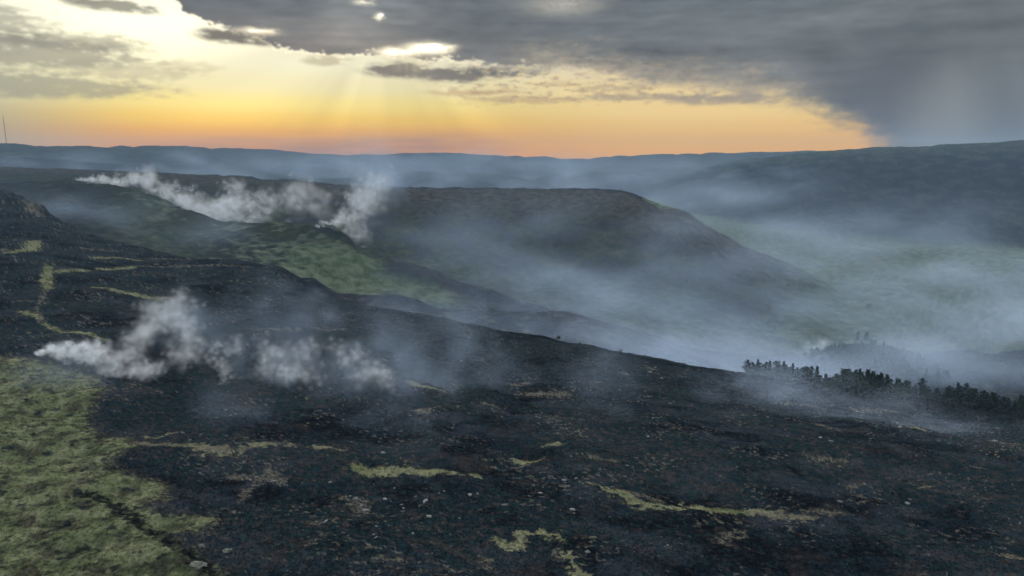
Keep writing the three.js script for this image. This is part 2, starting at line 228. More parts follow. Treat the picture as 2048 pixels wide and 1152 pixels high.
// strips of unburnt grass: pixel polylines with the half-width in metres at each point; kind 0 straw-green, 1 tan, 2 grey-brown speckle
const STRIPS = [
  [0, [[716, 931, 2.2], [745, 940, 3.6], [790, 940, 3.2], [835, 944, 2.2], [880, 948, 1.6], [914, 952, 1.2]]], [0, [[950, 953, 1.6], [962, 955, 0.8]]],
  [1, [[262, 888, 1.4], [330, 888, 1.6], [395, 892, 2.0], [430, 904, 3.0], [470, 908, 1.4], [520, 895, 1.4], [580, 889, 1.2]]], [1, [[290, 872, 0.8], [330, 872, 1.0], [362, 866, 0.8]]], [1, [[612, 892, 0.7], [650, 897, 1.3], [686, 900, 0.7]]],
  [0, [[1036, 922, 2.2], [1060, 917, 1.2], [1088, 916, 1.0]]], [2, [[1180, 921, 1.6], [1215, 925, 1.4], [1238, 929, 0.6]]], [1, [[1145, 916, 0.6], [1168, 915, 0.7]]],
  [0, [[1186, 977, 0.8], [1215, 990, 1.4], [1250, 1002, 2.4], [1290, 1018, 2.6], [1330, 1024, 1.6], [1358, 1022, 1.8]]], [2, [[1226, 984, 0.8], [1262, 992, 1.1], [1312, 1006, 1.3]]],
  [0, [[1366, 1012, 1.2], [1400, 1018, 2.0], [1440, 1020, 2.0], [1494, 1025, 1.2]]], [1, [[1508, 1022, 1.4], [1550, 1032, 2.2], [1595, 1038, 2.2], [1630, 1044, 1.0]]], [2, [[1600, 1026, 0.8], [1650, 1032, 1.6], [1696, 1030, 0.9]]],
  [0, [[996, 1076, 1.0], [1008, 1088, 1.5], [1016, 1096, 0.8]]], [0, [[1044, 1062, 0.9], [1036, 1084, 1.7], [1044, 1094, 1.0]]], [0, [[1062, 1066, 1.0], [1078, 1066, 0.9]]], [0, [[1090, 1068, 0.8], [1108, 1074, 1.3], [1122, 1084, 0.7]]], [2, [[962, 1110, 0.8], [975, 1120, 1.0], [978, 1132, 0.6]]], [2, [[1108, 1096, 0.5], [1116, 1116, 0.7], [1120, 1122, 0.4]]], [0, [[1134, 1108, 0.9], [1150, 1130, 1.4], [1166, 1152, 1.5]]],
  [1, [[818, 766, 2.0], [834, 773, 2.0], [864, 779, 3.2]]], [1, [[832, 821, 1.8], [852, 823, 1.4]]], [2, [[1070, 792, 3.2], [1100, 790, 5.0], [1132, 788, 3.0]]], [2, [[1022, 770, 2.0], [1048, 769, 2.4]]], [1, [[1084, 884, 1.0], [1118, 884, 1.2], [1134, 885, 0.5]]], [2, [[1150, 870, 0.9], [1166, 873, 0.7]]], [2, [[970, 806, 1.0], [996, 814, 1.0]]], [2, [[1290, 733, 1.8], [1306, 742, 1.6]]], [2, [[1240, 747, 1.5], [1260, 749, 1.2]]], [2, [[840, 830, 1.0], [880, 812, 1.0]]],
  [0, [[192, 577, 3.1], [220, 582, 3.7], [270, 592, 3.1], [330, 597, 2.5]]], [2, [[330, 595, 1.2], [356, 597, 1.2]]],
  [0, [[206, 538, 4.3], [262, 537, 3.7]]], [2, [[262, 535, 3.1], [350, 533, 3.1], [440, 531, 2.5], [540, 534, 1.9]]], [0, [[110, 545, 3.7], [180, 541, 3.1]]], [0, [[188, 516, 3.1], [240, 518, 3.1], [280, 521, 2.5]]], [2, [[300, 518, 1.9], [380, 517, 2.5]]], [2, [[150, 497, 2.5], [240, 502, 2.5]]], [0, [[20, 505, 5], [60, 498, 6.2], [70, 484, 5]]], [2, [[0, 498, 3.7], [14, 500, 3.1]]],
  [0, [[98, 536, 2.5], [92, 560, 3.1], [96, 580, 2.5]]], [2, [[96, 580, 1.9], [80, 606, 0.81], [74, 628, 0.87], [88, 648, 1.1]]], [0, [[88, 648, 1.1], [130, 664, 1.9], [185, 672, 1.6], [215, 680, 0.62]]], [0, [[44, 622, 1.6], [70, 634, 2.2], [84, 644, 1.2]]], [2, [[26, 604, 0.93], [76, 606, 1.1]]],
  [2, [[60, 404, 8], [66, 420, 7], [80, 430, 5]]], [2, [[540, 662, 1.5], [600, 660, 1.6]]], [2, [[630, 659, 1.8], [686, 658, 1.4]]], [2, [[480, 996, 0.8], [540, 942, 1.6], [565, 965, 0.6]]], [2, [[450, 950, 1.0], [500, 952, 1.4], [540, 958, 1.6], [570, 966, 0.8]]], [2, [[625, 1049, 0.9], [658, 1048, 0.9]]], [2, [[690, 990, 1.4], [720, 1000, 1.8], [732, 1028, 1.2]]],
  [2, [[1620, 912, 1.6], [1680, 916, 2.0]]], [2, [[1440, 1085, 1.4], [1480, 1068, 1.0]]], [2, [[1835, 968, 0.8], [1865, 972, 0.7]]], [2, [[1690, 970, 0.8], [1730, 968, 0.8]]], [2, [[1930, 930, 0.8], [1960, 936, 0.8]]], [1, [[2005, 1112, 1.2], [2048, 1120, 1.2]]], [2, [[1560, 805, 2], [1640, 812, 2]]], [1, [[1795, 858, 1.6], [1830, 861, 1.4], [1870, 866, 0.8]]], [2, [[1985, 878, 1.6], [2030, 888, 1.4]]], [2, [[1640, 850, 2], [1665, 856, 2]]], [2, [[1710, 818, 3], [1800, 826, 3]]],
].map(([kind, pts]) => { const w = pts.map(([x, y, r]) => { const p = land(x, y, 100, 1500); return [p.x, p.z, r]; }); const xs = w.map((p) => p[0]), zs = w.map((p) => p[1]), m = Math.max(...w.map((p) => p[2])) * 3 + 2; return { kind, w, box: [Math.min(...xs) - m, Math.max(...xs) + m, Math.min(...zs) - m, Math.max(...zs) + m] }; });
const TRACK = poly([[170, 992], [225, 1012], [255, 1034], [275, 1055], [322, 1072], [352, 1094], [385, 1112], [420, 1138], [440, 1160], [470, 1300]]);
const C = {
  singed: [0.062, 0.050, 0.036],
  teal: [0.018, 0.033, 0.035], burnt: [0.009, 0.0132, 0.017], char: [0.0038, 0.0045, 0.006], heather: [0.0115, 0.020, 0.021], brown: [0.042, 0.032, 0.028], ash: [0.036, 0.040, 0.047],
  straw: [0.21, 0.196, 0.104], grass: [0.09, 0.102, 0.043], deepgrass: [0.028, 0.036, 0.018], bog: [0.045, 0.038, 0.026], tan: [0.165, 0.138, 0.09], tuft: [0.135, 0.135, 0.06], speck: [0.15, 0.128, 0.10], pale: [0.33, 0.31, 0.29],
};
function moor(x, z) {                                          // {c: colour, grass: 0..1, kind}
  const D = -z, big = fbm(x / 95, z / 95, 3), mid = fbm(x / 24 + 5, z / 24, 4), fine = n2(x / 1.6, z / 1.6), fin2 = n2b(x / 0.62, z / 0.62);
  let c = mix3(C.burnt, C.heather, smooth(-0.35, 0.45, big + 0.5 * mid + 0.15));
  c = mix3(c, C.char, smooth(0.0, 0.4, -big * 0.8 + 0.7 * mid) * 0.9);
  c = mix3(c, C.brown, smooth(0.25, 0.6, fbm(x / 40 + 40, z / 40, 4)) * 0.55);
  const ashy = fbm(x / 55 - 30, z / 45 + 12, 5, 0.6);
  c = mix3(c, C.ash, smooth(0.02, 0.45, ashy) * 0.55);
  const mot = fbm(x / 7 + 15, z / 6 - 4, 4, 0.6), mo2 = fbm(x / 3.1 - 60, z / 2.6, 3, 0.6);
  c = mix3(c, C.brown, smooth(0.08, 0.5, mot + 0.4 * big) * 0.65);
  c = mix3(c, C.teal, smooth(0.1, 0.5, -mot + 0.4 * mo2) * 0.6);
  c = c.map((q) => q * (1 + 0.4 * mo2 + 0.3 * mot));
  // flecks of unburnt stalks
  const fl = fbm(x / 5.5 + 90, z / 3.6 - 20, 5, 0.68) + 0.38 * fbm(x / 52 + 70, z / 52, 3);
  let grass = 0, kind = 2;
  const spk = smooth(0.39, 0.58, fl);
  if (spk > 0) { c = mix3(c, mix3(C.speck, C.tan, smooth(-0.2, 0.4, mid)), spk * 0.75); }
  let best = 0, scorch = 0;
  const wx = x + 1.6 * n2(x / 4.5, z / 4.5) + 0.7 * n2b(x / 1.5, z / 1.5), wz = z + 1.6 * n2b(x / 4.5 + 9, z / 4.5) + 0.7 * n2(x / 1.5 + 3, z / 1.5);
  for (const s of STRIPS) {
    if (x < s.box[0] || x > s.box[1] || z < s.box[2] || z > s.box[3]) continue;
    for (let i = 0; i < s.w.length - 1; i++) {
      const a = s.w[i], b = s.w[i + 1], [d, t] = segDist(a[0], a[1], b[0], b[1], wx, wz), r = lerp(a[2], b[2], t) * (1.15 + 0.55 * n2(x / 9, z / 9) + 0.7 * mot + (s.kind === 2 ? 0.5 * fine : 0.3 * fine + 0.15 * fin2));
      const m = smooth(1.12, 0.9, d / Math.max(r, 0.05)) * (s.kind === 2 ? smooth(-0.25, 0.25, fine + 0.6 * fin2 + 0.15) : 1);
      const sc = smooth(2.4, 1.0, d / Math.max(r, 0.05)) * smooth(-0.5, 0.4, mo2 + 0.5 * mot); if (sc > scorch) scorch = sc;
      if (m > best) { best = m; kind = s.kind; }
    }
  }
  if (scorch > 0) c = mix3(c, C.singed, scorch * 0.55);
  if (best > 0) {
    const g = kind === 0 ? mix3(C.straw, C.tuft, smooth(-0.3, 0.5, mid + 0.3 * fine)) : kind === 1 ? mix3(C.tan, C.straw, smooth(-0.2, 0.5, mid)) : mix3(C.speck, C.tan, 0.4 + 0.4 * fine);
    best *= (kind === 2 ? 0.7 : 0.95) * (1 - smooth(0.2, 0.5, mo2 + 0.5 * fine) * 0.6) * (1 - 0.6 * smooth(0.3, 0.55, mot)); c = mix3(c, g, best); grass = kind === 2 ? best * 0.35 : best;
  }
  if (x < 10) {
    const md = meadowDist(x, z) + 4.5 * fbm(x / 10, z / 8, 5, 0.6) + 1.2 * fine;
    const m = smooth(-1.1, 1.1, md + 3.4 * mo2 + 1.5 * mot), sg = smooth(-5, -0.5, md + 3 * mo2); if (sg > 0 && m < 1) c = mix3(c, C.singed, 0.6 * sg);
    if (m > 0) {
      const p = fbm(x / 17 + 2, z / 17, 4), q = fbm(x / 5 - 7, z / 5, 4, 0.6);
      let g = mix3(C.grass, C.straw, 0.25 + 0.55 * smooth(-0.4, 0.5, p + 0.7 * q));
      g = mix3(g, C.deepgrass, smooth(0.02, 0.42, fbm(x / 12 + 60, z / 12, 4) + 0.35 * q) * 0.65);
      g = mix3(g, C.bog, smooth(0.0, 0.45, fbm(x / 14 - 50, z / 14 + 9, 4) + 0.25 * q) * 0.8);
      g = mix3(g, C.burnt, smooth(0.34, 0.5, fbm(x / 10 - 90, z / 10 + 30, 4)) * 0.85);
      c = mix3(c, g, m); grass = Math.max(grass, m); if (m > 0.5) kind = 3;
      let td = 1e9; for (let i = 0; i < TRACK.length - 1; i++) td = Math.min(td, segDist(TRACK[i][0], TRACK[i][1], TRACK[i + 1][0], TRACK[i + 1][1], wx, wz)[0]);
      const tr = smooth(2.5, 1.1, td + 0.6 * fine + 0.6 * mo2); c = mix3(c, C.char, 0.92 * tr); grass *= 1 - tr;
    }
  }
  const v = 1 + 0.17 * fine + 0.14 * fin2;
  return { c: c.map((q) => q * v), grass, kind };
}
function landColour(k, t, s, x, z) {                           // cover beyond the moor: k = the stretch between two lines, t = how far along it
  const D = -z, a = fbm(x / 130, z / 130, 4), b = fbm(x / 38 + 8, z / 38, 4), f = fbm(x / 9, z / 9 + 3, 3), u = k + t;
  const X = 1024 + s * F * 0.99, v = 1 + (0.12 + 0.3 * smooth(3600, 1800, D)) * b + 0.34 * f * smooth(2200, 1100, D);
  const heath = mix3([0.013, 0.016, 0.019], [0.026, 0.024, 0.026], smooth(-0.4, 0.5, a + 0.6 * b)), bracken = mix3([0.020, 0.028, 0.013], [0.038, 0.034, 0.018], smooth(-0.4, 0.5, b)), turf = mix3(mix3([0.070, 0.094, 0.046], [0.115, 0.124, 0.075], smooth(-0.5, 0.5, b + 0.4 * a)), [0.040, 0.046, 0.026], smooth(0.1, 0.6, 0.5 * f + 0.7 * fbm(x / 90 + 33, z / 60, 4)) * 0.5), rough = mix3([0.05, 0.068, 0.038], [0.085, 0.09, 0.055], smooth(-0.4, 0.5, b));
  let c;
  if (u < 7) c = mix3(heath, rough, smooth(0.15, 0.6, b) * 0.4);
  else if (u < 9) {
    const green = smooth(420, 640, X + 160 * b) * smooth(960, 860, X) * smooth(7.0, 7.15, u) * (0.55 + 0.45 * smooth(8.5, 8.0, u + 0.3 * a)), shelf = smooth(8.2, 8.62, u + 0.35 * b);
    c = mix3(mix3(heath, rough, smooth(560, 300, X) * 0.6), turf, clamp(green + 0.25 * a * green));
    c = mix3(c, mix3(bracken, rough, smooth(0.1, 0.5, a + 0.4 * b)), shelf * smooth(760, 690, X));
    const spur = smooth(7.55, 7.8, u + 0.12 * b) * smooth(8.3, 8.1, u) * smooth(740, 790, X); c = mix3(c, heath, spur);
    c = mix3(c, heath, smooth(8.7, 8.88, u + 0.1 * b) * smooth(600, 650, X) * 0.9);
    c = mix3(c, heath, smooth(300, 180, X) * 0.7);
  } else if (u < 11) {
    const top = smooth(10.62, 10.86, u + 0.06 * a), foot = smooth(10.45, 10.08, u + 0.16 * a);
    c = mix3(mix3(bracken, heath, smooth(-0.2, 0.4, a + 0.3 * b)), rough, foot * (0.35 + 0.5 * smooth(1000, 1450, X)));
    c = mix3(c, mix3([0.034, 0.027, 0.022], [0.06, 0.05, 0.036], smooth(-0.3, 0.5, b)), top);
    c = mix3(c, turf, smooth(1480, 1720, X) * 0.85);
  } else if (u < 13) { const st = smooth(0.2, 0.45, n2b(x / 300, z / 40) + 0.35 * b); c = mix3(turf, rough, 0.6 * st); if (X < 1280) c = heath; }
  else if (u < 14) { c = mix3(heath, rough, clamp(smooth(13.75, 14, u + 0.1 * a) * 0.5 + smooth(0.0, 0.5, a + 0.25 * b) * 0.25)); c = mix3(turf, c, smooth(13.0, 13.14, u + 0.12 * b)); }
  else c = mix3(heath, rough, 0.35 + 0.3 * a);
  return c.map((q) => q * v);
}

// ------------------------------------------------------------------ the land as sheets that share their edges
const ROWS = [24, 150, 100, 210, 14, 26, 16, 26, 56, 20, 96, 16, 36, 84, 14, 36, 4];
const bump = (() => { const N = 512, d = new Uint8Array(N * N * 4), r = createNoise3D(rng(5)); for (let y = 0; y < N; y++) for (let x = 0; x < N; x++) { const u = x / N * 2 * Math.PI, v = y / N * 2 * Math.PI; let s = 0, a = 1; for (const q of [6, 13, 27, 50]) { s += a * (r(Math.cos(u) * q / 6.28, Math.sin(u) * q / 6.28 + Math.cos(v) * q / 6.28 * 1.7, Math.sin(v) * q / 6.28)); a *= 0.7; } const g = clamp(0.5 + 0.22 * s) * 255, o = (y * N + x) * 4; d[o] = d[o + 1] = d[o + 2] = g; d[o + 3] = 255; } const t = new THREE.DataTexture(d, N, N); t.wrapS = t.wrapT = THREE.RepeatWrapping; t.magFilter = THREE.LinearFilter; t.needsUpdate = true; return t; })();
const soil = new THREE.MeshLambertMaterial({ vertexColors: true, bumpMap: bump, bumpScale: 0.2 });
const hill = new THREE.MeshLambertMaterial({ vertexColors: true, bumpMap: bump, bumpScale: 7 });
const farHill = new THREE.MeshLambertMaterial({ vertexColors: true });
const sum = (a, b) => { let n = 0; for (let i = a; i < b; i++) n += ROWS[i]; return n; };
function sheet(name, k0, k1, mat, colour, tile) {
  const rows = sum(k0, k1), pos = new Float32Array((rows + 1) * (COLS + 1) * 3), col = new Float32Array((rows + 1) * (COLS + 1) * 3), uv = new Float32Array((rows + 1) * (COLS + 1) * 2), idx = [];
  let r = 0;
  for (let k = k0; k < k1; k++) for (let i = 0; i < ROWS[k] + (k === k1 - 1 ? 1 : 0); i++, r++) {
    const t = i / ROWS[k];
    for (let j = 0; j <= COLS; j++) {
      const s = lerp(S0, S1, j / COLS), o = j * NL, D = 1 / lerp(1 / colD[o + k], 1 / colD[o + k + 1], t), x = s * D, z = -D, v = r * (COLS + 1) + j;
      pos[v * 3] = x; pos[v * 3 + 1] = CY + colHeight(j, D) + relief(x, z, D); pos[v * 3 + 2] = z;
      const c = colour(k, t, s, x, z); col[v * 3] = c[0]; col[v * 3 + 1] = c[1]; col[v * 3 + 2] = c[2];
      uv[v * 2] = x / tile; uv[v * 2 + 1] = z / tile;
    }
  }
  for (let a = 0; a < rows; a++) for (let j = 0; j < COLS; j++) { const p = a * (COLS + 1) + j, q = p + COLS + 1; idx.push(p, p + 1, q, p + 1, q + 1, q); }
  const g = new THREE.BufferGeometry();
  g.setAttribute('position', new THREE.BufferAttribute(pos, 3)); g.setAttribute('color', new THREE.BufferAttribute(col, 3)); g.setAttribute('uv', new THREE.BufferAttribute(uv, 2)); g.setIndex(idx); g.computeVertexNormals();
  return put(new THREE.Mesh(g, mat), name, null, null, null, 'structure');
}
sheet('moorland', 0, 4, soil, (k, t, s, x, z) => moor(x, z).c, 9);
sheet('clough', 4, 9, hill, landColour, 190);
sheet('plateau', 9, 11, hill, landColour, 320);
sheet('valley', 11, 13, hill, landColour, 400);
sheet('far_moor', 13, 14, farHill, landColour, 600);
sheet('far_hills', 14, 17, farHill, landColour, 900);
// ------------------------------------------------------------------ heather and grass on the moor: sampled evenly over the ground in sight
function spray(seed, blades, wide, tall, lean, leafy) {          // a clump of blades or twigs: thin triangles fanning out of one root
  const r = rng(seed), p = [];
  for (let i = 0; i < blades; i++) {
    const a = r() * 6.283, q = Math.sqrt(r()) * 0.42, l = lean * (0.35 + r()), h = tall * (0.55 + 0.6 * r()), x = Math.cos(a) * q, z = Math.sin(a) * q, w = wide * (0.6 + 0.7 * r()), n = a + 1.57 + (r() - 0.5);
    const tx = x + Math.cos(a) * l, tz = z + Math.sin(a) * l;
    p.push(x - Math.cos(n) * w, -0.05, z - Math.sin(n) * w, x + Math.cos(n) * w, -0.05, z + Math.sin(n) * w, tx, h, tz);
    if (leafy) p.push(tx - Math.cos(n) * w * 1.3, h * 0.7, tz - Math.sin(n) * w, tx + Math.cos(n) * w * 1.3, h * 0.75, tz + Math.sin(n) * w, tx * 0.7, h * 1.1, tz * 0.7);
  }
  const g = new THREE.BufferGeometry(); g.setAttribute('position', new THREE.BufferAttribute(new Float32Array(p), 3)); g.computeVertexNormals(); return g;
}
{
  const r = rng(71), ends = [sum(1, 2), sum(1, 3), sum(1, 4)], heath = [], turf = [];
  const total = 150000;
  for (let i = 0; i < total; i++) {
    const row = r() * (ends[2] + 18) - 18, s = lerp(-0.93, 0.93, r());
    const k = row < 0 ? 0 : row < ends[0] ? 1 : row < ends[1] ? 2 : 3, t = k === 0 ? 1 + row / ROWS[0] : (row - (k > 1 ? ends[k - 2] : 0)) / ROWS[k];
    const f = (s - S0) / (S1 - S0) * COLS, j = Math.round(f), D = 1 / lerp(1 / colD[j * NL + k], 1 / colD[j * NL + k + 1], t), x = s * D, z = -D;
    if (Math.abs(s) > 0.86) continue;
    const m = moor(x, z);
    (m.grass > 0.45 ? turf : heath).push([x, z, D, m]);
  }
  const dummy = new THREE.Object3D(), col = new THREE.Color();
  const lay = (list, geo, mat, name, label, category, size, tint, vary) => {
    const im = new THREE.InstancedMesh(geo, mat, list.length);
    list.forEach(([x, z, D, m], i) => {
      const q = size(D) * (0.55 + 0.9 * r());
      dummy.position.set(x, ground(x, z), z); dummy.rotation.set((r() - 0.5) * 0.3, r() * 6.28, (r() - 0.5) * 0.3); dummy.scale.set(q * (0.8 + 0.5 * r()), q * (0.6 + 0.6 * r()), q); dummy.updateMatrix(); im.setMatrixAt(i, dummy.matrix);
      const v = tint * (1 - vary + 2 * vary * r()); im.setColorAt(i, col.setRGB(m.c[0] * v, m.c[1] * v, m.c[2] * v));
    });
    put(im, name, label, category, null, 'stuff');
  };
  const leafMat = () => new THREE.MeshLambertMaterial({ color: 0xffffff });
  lay(heath, spray(3, 13, 0.10, 0.5, 0.35, true), leafMat(), 'heather', 'charred dark heather stems covering the burnt moor', 'heather', (D) => Math.max(0.42, D * 0.0013), 0.95, 0.28);
  lay(turf, spray(4, 16, 0.06, 0.6, 0.38, false), leafMat(), 'grass', 'straw coloured moor grass tussocks left unburnt', 'grass', (D) => Math.max(0.6, D * 0.0027), 1.05, 0.45);
}

// ------------------------------------------------------------------ stones
function stoneGeo(seed, flat) {
  const g = new THREE.IcosahedronGeometry(1, 2), p = g.attributes.position, v = new THREE.Vector3();
  for (let i = 0; i < p.count; i++) { v.fromBufferAttribute(p, i); const q = 0.8 + 0.42 * n3(v.x * 1.2 + seed, v.y * 1.2, v.z * 1.2) + 0.16 * n3(v.x * 3.3, v.y * 3.3 + seed, v.z * 3.3); v.multiplyScalar(q); v.y = Math.max(v.y * flat, -0.3); p.setXYZ(i, v.x, v.y, v.z); }
  g.computeVertexNormals(); return g;
}
const stoneTex = (() => { const N = 128, d = new Uint8Array(N * N * 4); for (let y = 0; y < N; y++) for (let x = 0; x < N; x++) { const q = 0.78 + 0.16 * fbm(x / 22, y / 22, 4) + 0.1 * n2b(x / 3, y / 3), o = (y * N + x) * 4; d[o] = clamp(q) * 250; d[o + 1] = clamp(q) * 246; d[o + 2] = clamp(q) * 238; d[o + 3] = 255; } const t = new THREE.DataTexture(d, N, N); t.colorSpace = THREE.SRGBColorSpace; t.wrapS = t.wrapT = THREE.RepeatWrapping; t.magFilter = THREE.LinearFilter; t.needsUpdate = true; return t; })();
{
  const r = rng(91), geos = [stoneGeo(1, 0.6), stoneGeo(7, 0.5), stoneGeo(13, 0.75), stoneGeo(21, 0.45)];
  const mats = [[0.36, 0.36, 0.35], [0.27, 0.265, 0.25], [0.2, 0.195, 0.18]].map((c) => std(c, 0.95, { map: stoneTex }));
  const spots = [[660, 962, 1.0], [770, 999, 0.8], [803, 1010, 0.7], [851, 1010, 1.3], [858, 1034, 0.9], [807, 1015, 0.5], [878, 985, 0.7], [888, 980, 0.7], [1010, 1008, 1.2], [1012, 1020, 0.7], [1144, 1026, 1.1], [1148, 1032, 0.6], [1080, 989, 0.8], [752, 1084, 0.7], [748, 1076, 0.4], [826, 1071, 0.5], [1175, 1109, 0.9], [1236, 1111, 0.4], [1335, 1104, 0.5], [753, 1060, 0.5], [1128, 966, 1.0], [1152, 963, 0.8], [1130, 972, 0.7], [1254, 937, 0.7], [766, 903, 0.9], [732, 1012, 1.0], [712, 996, 0.9], [722, 1004, 0.7], [735, 1022, 0.8], [700, 988, 0.6], [693, 1002, 0.5], [640, 1051, 0.7], [652, 1047, 0.8], [632, 1046, 0.6], [1220, 1038, 0.4], [940, 990, 0.8], [955, 986, 0.6], [500, 956, 0.8], [512, 950, 0.7], [482, 951, 0.6], [548, 962, 0.8], [562, 966, 0.6], [520, 958, 0.5], [534, 1152, 0.7], [905, 856, 0.9], [888, 858, 0.6], [1072, 836, 0.8], [1090, 832, 0.7], [1310, 738, 1.6], [1300, 745, 1.6], [1292, 728, 1.3], [1252, 748, 1.6], [1324, 757, 1.3], [938, 677, 1.4], [922, 722, 1.0], [1340, 807, 0.9], [1306, 843, 0.8], [1284, 815, 0.7], [1296, 872, 0.9], [1715, 821, 1.6], [1725, 823, 1.2], [1760, 830, 1.2], [1800, 859, 1.8], [1830, 860, 1.5], [1640, 878, 1.2], [1662, 884, 1.0], [1535, 839, 1.2], [1740, 878, 1.0], [1990, 880, 1.6], [1700, 815, 1.2], [1800, 816, 1.2], [1875, 822, 1.2], [1680, 1004, 1.0], [1815, 1000, 1.0], [1820, 996, 0.7], [1795, 845, 1.3]];
  for (let i = 0; i < 8; i++) spots.push([640 + gauss(r) * 60 + r() * 240, 1000 + gauss(r) * 24, 0.25 + 0.35 * r()]);
  for (const [x, y, q] of spots) {
    const p = land(x, y, 100, 1500), g = new THREE.Mesh(geos[Math.floor(r() * 4)], mats[q > 0.75 ? (r() < 0.6 ? 0 : 1) : Math.floor(r() * 3)]);
    g.position.set(p.x, ground(p.x, p.z) + 0.1 * q, p.z); g.scale.set(q * (0.6 + 0.7 * r()), q * (0.4 + 0.35 * r()), q * (0.45 + 0.5 * r())); g.rotation.y = r() * 6.28;
    const big = q >= 1.25;
    put(g, 'stone', big ? 'broad pale gritstone slab lying bare on the burnt heather' : q > 0.75 ? 'middling pale loose stone among the burnt heather stems' : 'tiny pale loose stone among the burnt heather stems', 'stone', big ? 'large pale slabs on the burnt moor' : q > 0.75 ? 'middling pale stones on the burnt moor' : 'tiny pale stones on the burnt moor');
  }
  const mat = std([0.25, 0.24, 0.19], 1, { map: stoneTex });
  for (const [x, y, q, l] of [[403, 1096, 1.0, 'grey lichen covered boulder on the bend of the black track'], [455, 1104, 1.25, 'long grey lichen covered boulder past the end of the black track'], [396, 1133, 1.9, 'large rounded boulder overgrown with pale moss beside the black track']]) {
    const p = land(x, y, 100, 1500), g = new THREE.Mesh(stoneGeo(q * 9, 0.7), mat);
    g.position.set(p.x, ground(p.x, p.z) + 0.15, p.z); g.scale.set(q * 1.15, q * 0.85, q * 0.85); put(g, 'boulder', l, 'boulder', 'boulders by the track');
  }
}

// ------------------------------------------------------------------ trees
function crownGeo(seed, kind) {
  const r = rng(seed), p = [], tri = (c, n, q) => { // one needle clump: a leaf-sized triangle turned at random
    const a = new THREE.Vector3(gauss(r), gauss(r), gauss(r)).normalize(), u = new THREE.Vector3().crossVectors(a, new THREE.Vector3(0.3, 1, 0.2)).normalize(), w = new THREE.Vector3().crossVectors(a, u);
    for (let i = 0; i < 3; i++) { const t = i * 2.094 + r(); const v = c.clone().addScaledVector(u, Math.cos(t) * q * (0.7 + 0.6 * r())).addScaledVector(w, Math.sin(t) * q * (0.7 + 0.6 * r())); p.push(v.x, v.y, v.z); }
  };
  if (kind === 'pine' || kind === 'spruce') {
    const whorls = kind === 'pine' ? 9 : 13, low = kind === 'pine' ? 0.3 : 0.12;
    for (let w = 0; w < whorls; w++) {
      const f = w / (whorls - 1), y = lerp(low, 0.96, f), R = (kind === 'pine' ? 0.235 * Math.sqrt(Math.max(0.02, 1 - f * f * 0.95)) : 0.22 * (1.04 - f)) * (0.75 + 0.5 * r()), arms = kind === 'pine' ? 6 : 6;
      for (let b = 0; b < arms; b++) { const a = (b + r()) / arms * 6.283, len = R * (0.65 + 0.6 * r()); for (let q = 0; q < 7; q++) { const g = 0.25 + 0.8 * q / 6; tri(new THREE.Vector3(Math.cos(a) * len * g + (r() - 0.5) * 0.04, y + (kind === 'pine' ? 0.05 * g : -0.05 * g) + (r() - 0.5) * 0.035, Math.sin(a) * len * g + (r() - 0.5) * 0.04), null, 0.036 * (0.8 + 0.6 * r())); } }
    }
    for (let q = 0; q < 10; q++) tri(new THREE.Vector3((r() - 0.5) * 0.05, 0.94 + 0.06 * r(), (r() - 0.5) * 0.05), null, 0.03);
  } else {
    const blobs = []; for (let b = 0; b < 9; b++) { const a = r() * 6.28; blobs.push([Math.cos(a) * 0.3 * r() + 0.05, 0.35 + 0.45 * r(), Math.sin(a) * 0.3 * r(), 0.14 + 0.1 * r()]); }
    for (const [x, y, z, R] of blobs) for (let q = 0; q < 42; q++) { const v = new THREE.Vector3(gauss(r), gauss(r), gauss(r)).normalize().multiplyScalar(R * (0.6 + 0.5 * r())); tri(new THREE.Vector3(x + v.x * 1.25, Math.max(0.06, y + v.y), z + v.z * 1.25), null, 0.05); }
  }
  const g = new THREE.BufferGeometry(); g.setAttribute('position', new THREE.BufferAttribute(new Float32Array(p), 3)); g.computeVertexNormals(); return g;
}
function trunkGeo(seed, top) {
  const r = rng(seed), parts = [new THREE.CylinderGeometry(0.006, 0.02, top, 7, 3).translate(0, top / 2 - 0.03, 0)];
  for (let i = 0; i < 6; i++) { const a = r() * 6.28, y = top * (0.35 + 0.55 * r()), l = 0.15 + 0.06 * r(); parts.push(new THREE.CylinderGeometry(0.002, 0.006, l, 4).translate(0, l / 2, 0).rotateZ(-1.1).rotateY(a).translate(0, y, 0)); }
  return mergeGeometries(parts);
}
const leafy = (c) => new THREE.MeshLambertMaterial({ color: new THREE.Color().setRGB(...c) });
const bark = std([0.05, 0.04, 0.034]), needles = [[0.030, 0.048, 0.034], [0.038, 0.054, 0.032], [0.024, 0.040, 0.034]].map((c) => leafy(c)), leaves = leafy([0.035, 0.045, 0.024]);
function makeTree(seed, kind, mat) { const t = new THREE.Group(), a = new THREE.Mesh(trunkGeo(seed, kind === 'bush' ? 0.6 : 0.93), bark), b = new THREE.Mesh(crownGeo(seed + 1, kind), mat); a.name = 'trunk'; b.name = 'crown'; t.add(a, b); return t; }
const pines = [makeTree(5, 'pine', needles[0]), makeTree(15, 'pine', needles[1]), makeTree(25, 'spruce', needles[2]), makeTree(35, 'pine', needles[2]), makeTree(45, 'spruce', needles[0])], bushes = [makeTree(55, 'bush', leaves), makeTree(65, 'bush', leaves)];
const tr = rng(301);
function plant(protos, name, x, z, h, wide, label, category, group) {
  const t = protos[Math.floor(tr() * protos.length)].clone();
  t.position.set(x, ground(x, z) - 0.02 * h, z); t.scale.set(h * wide, h, h * wide); t.rotation.y = tr() * 6.28; t.rotation.x = (tr() - 0.5) * 0.06;
  return put(t, name, label, category, group);
}
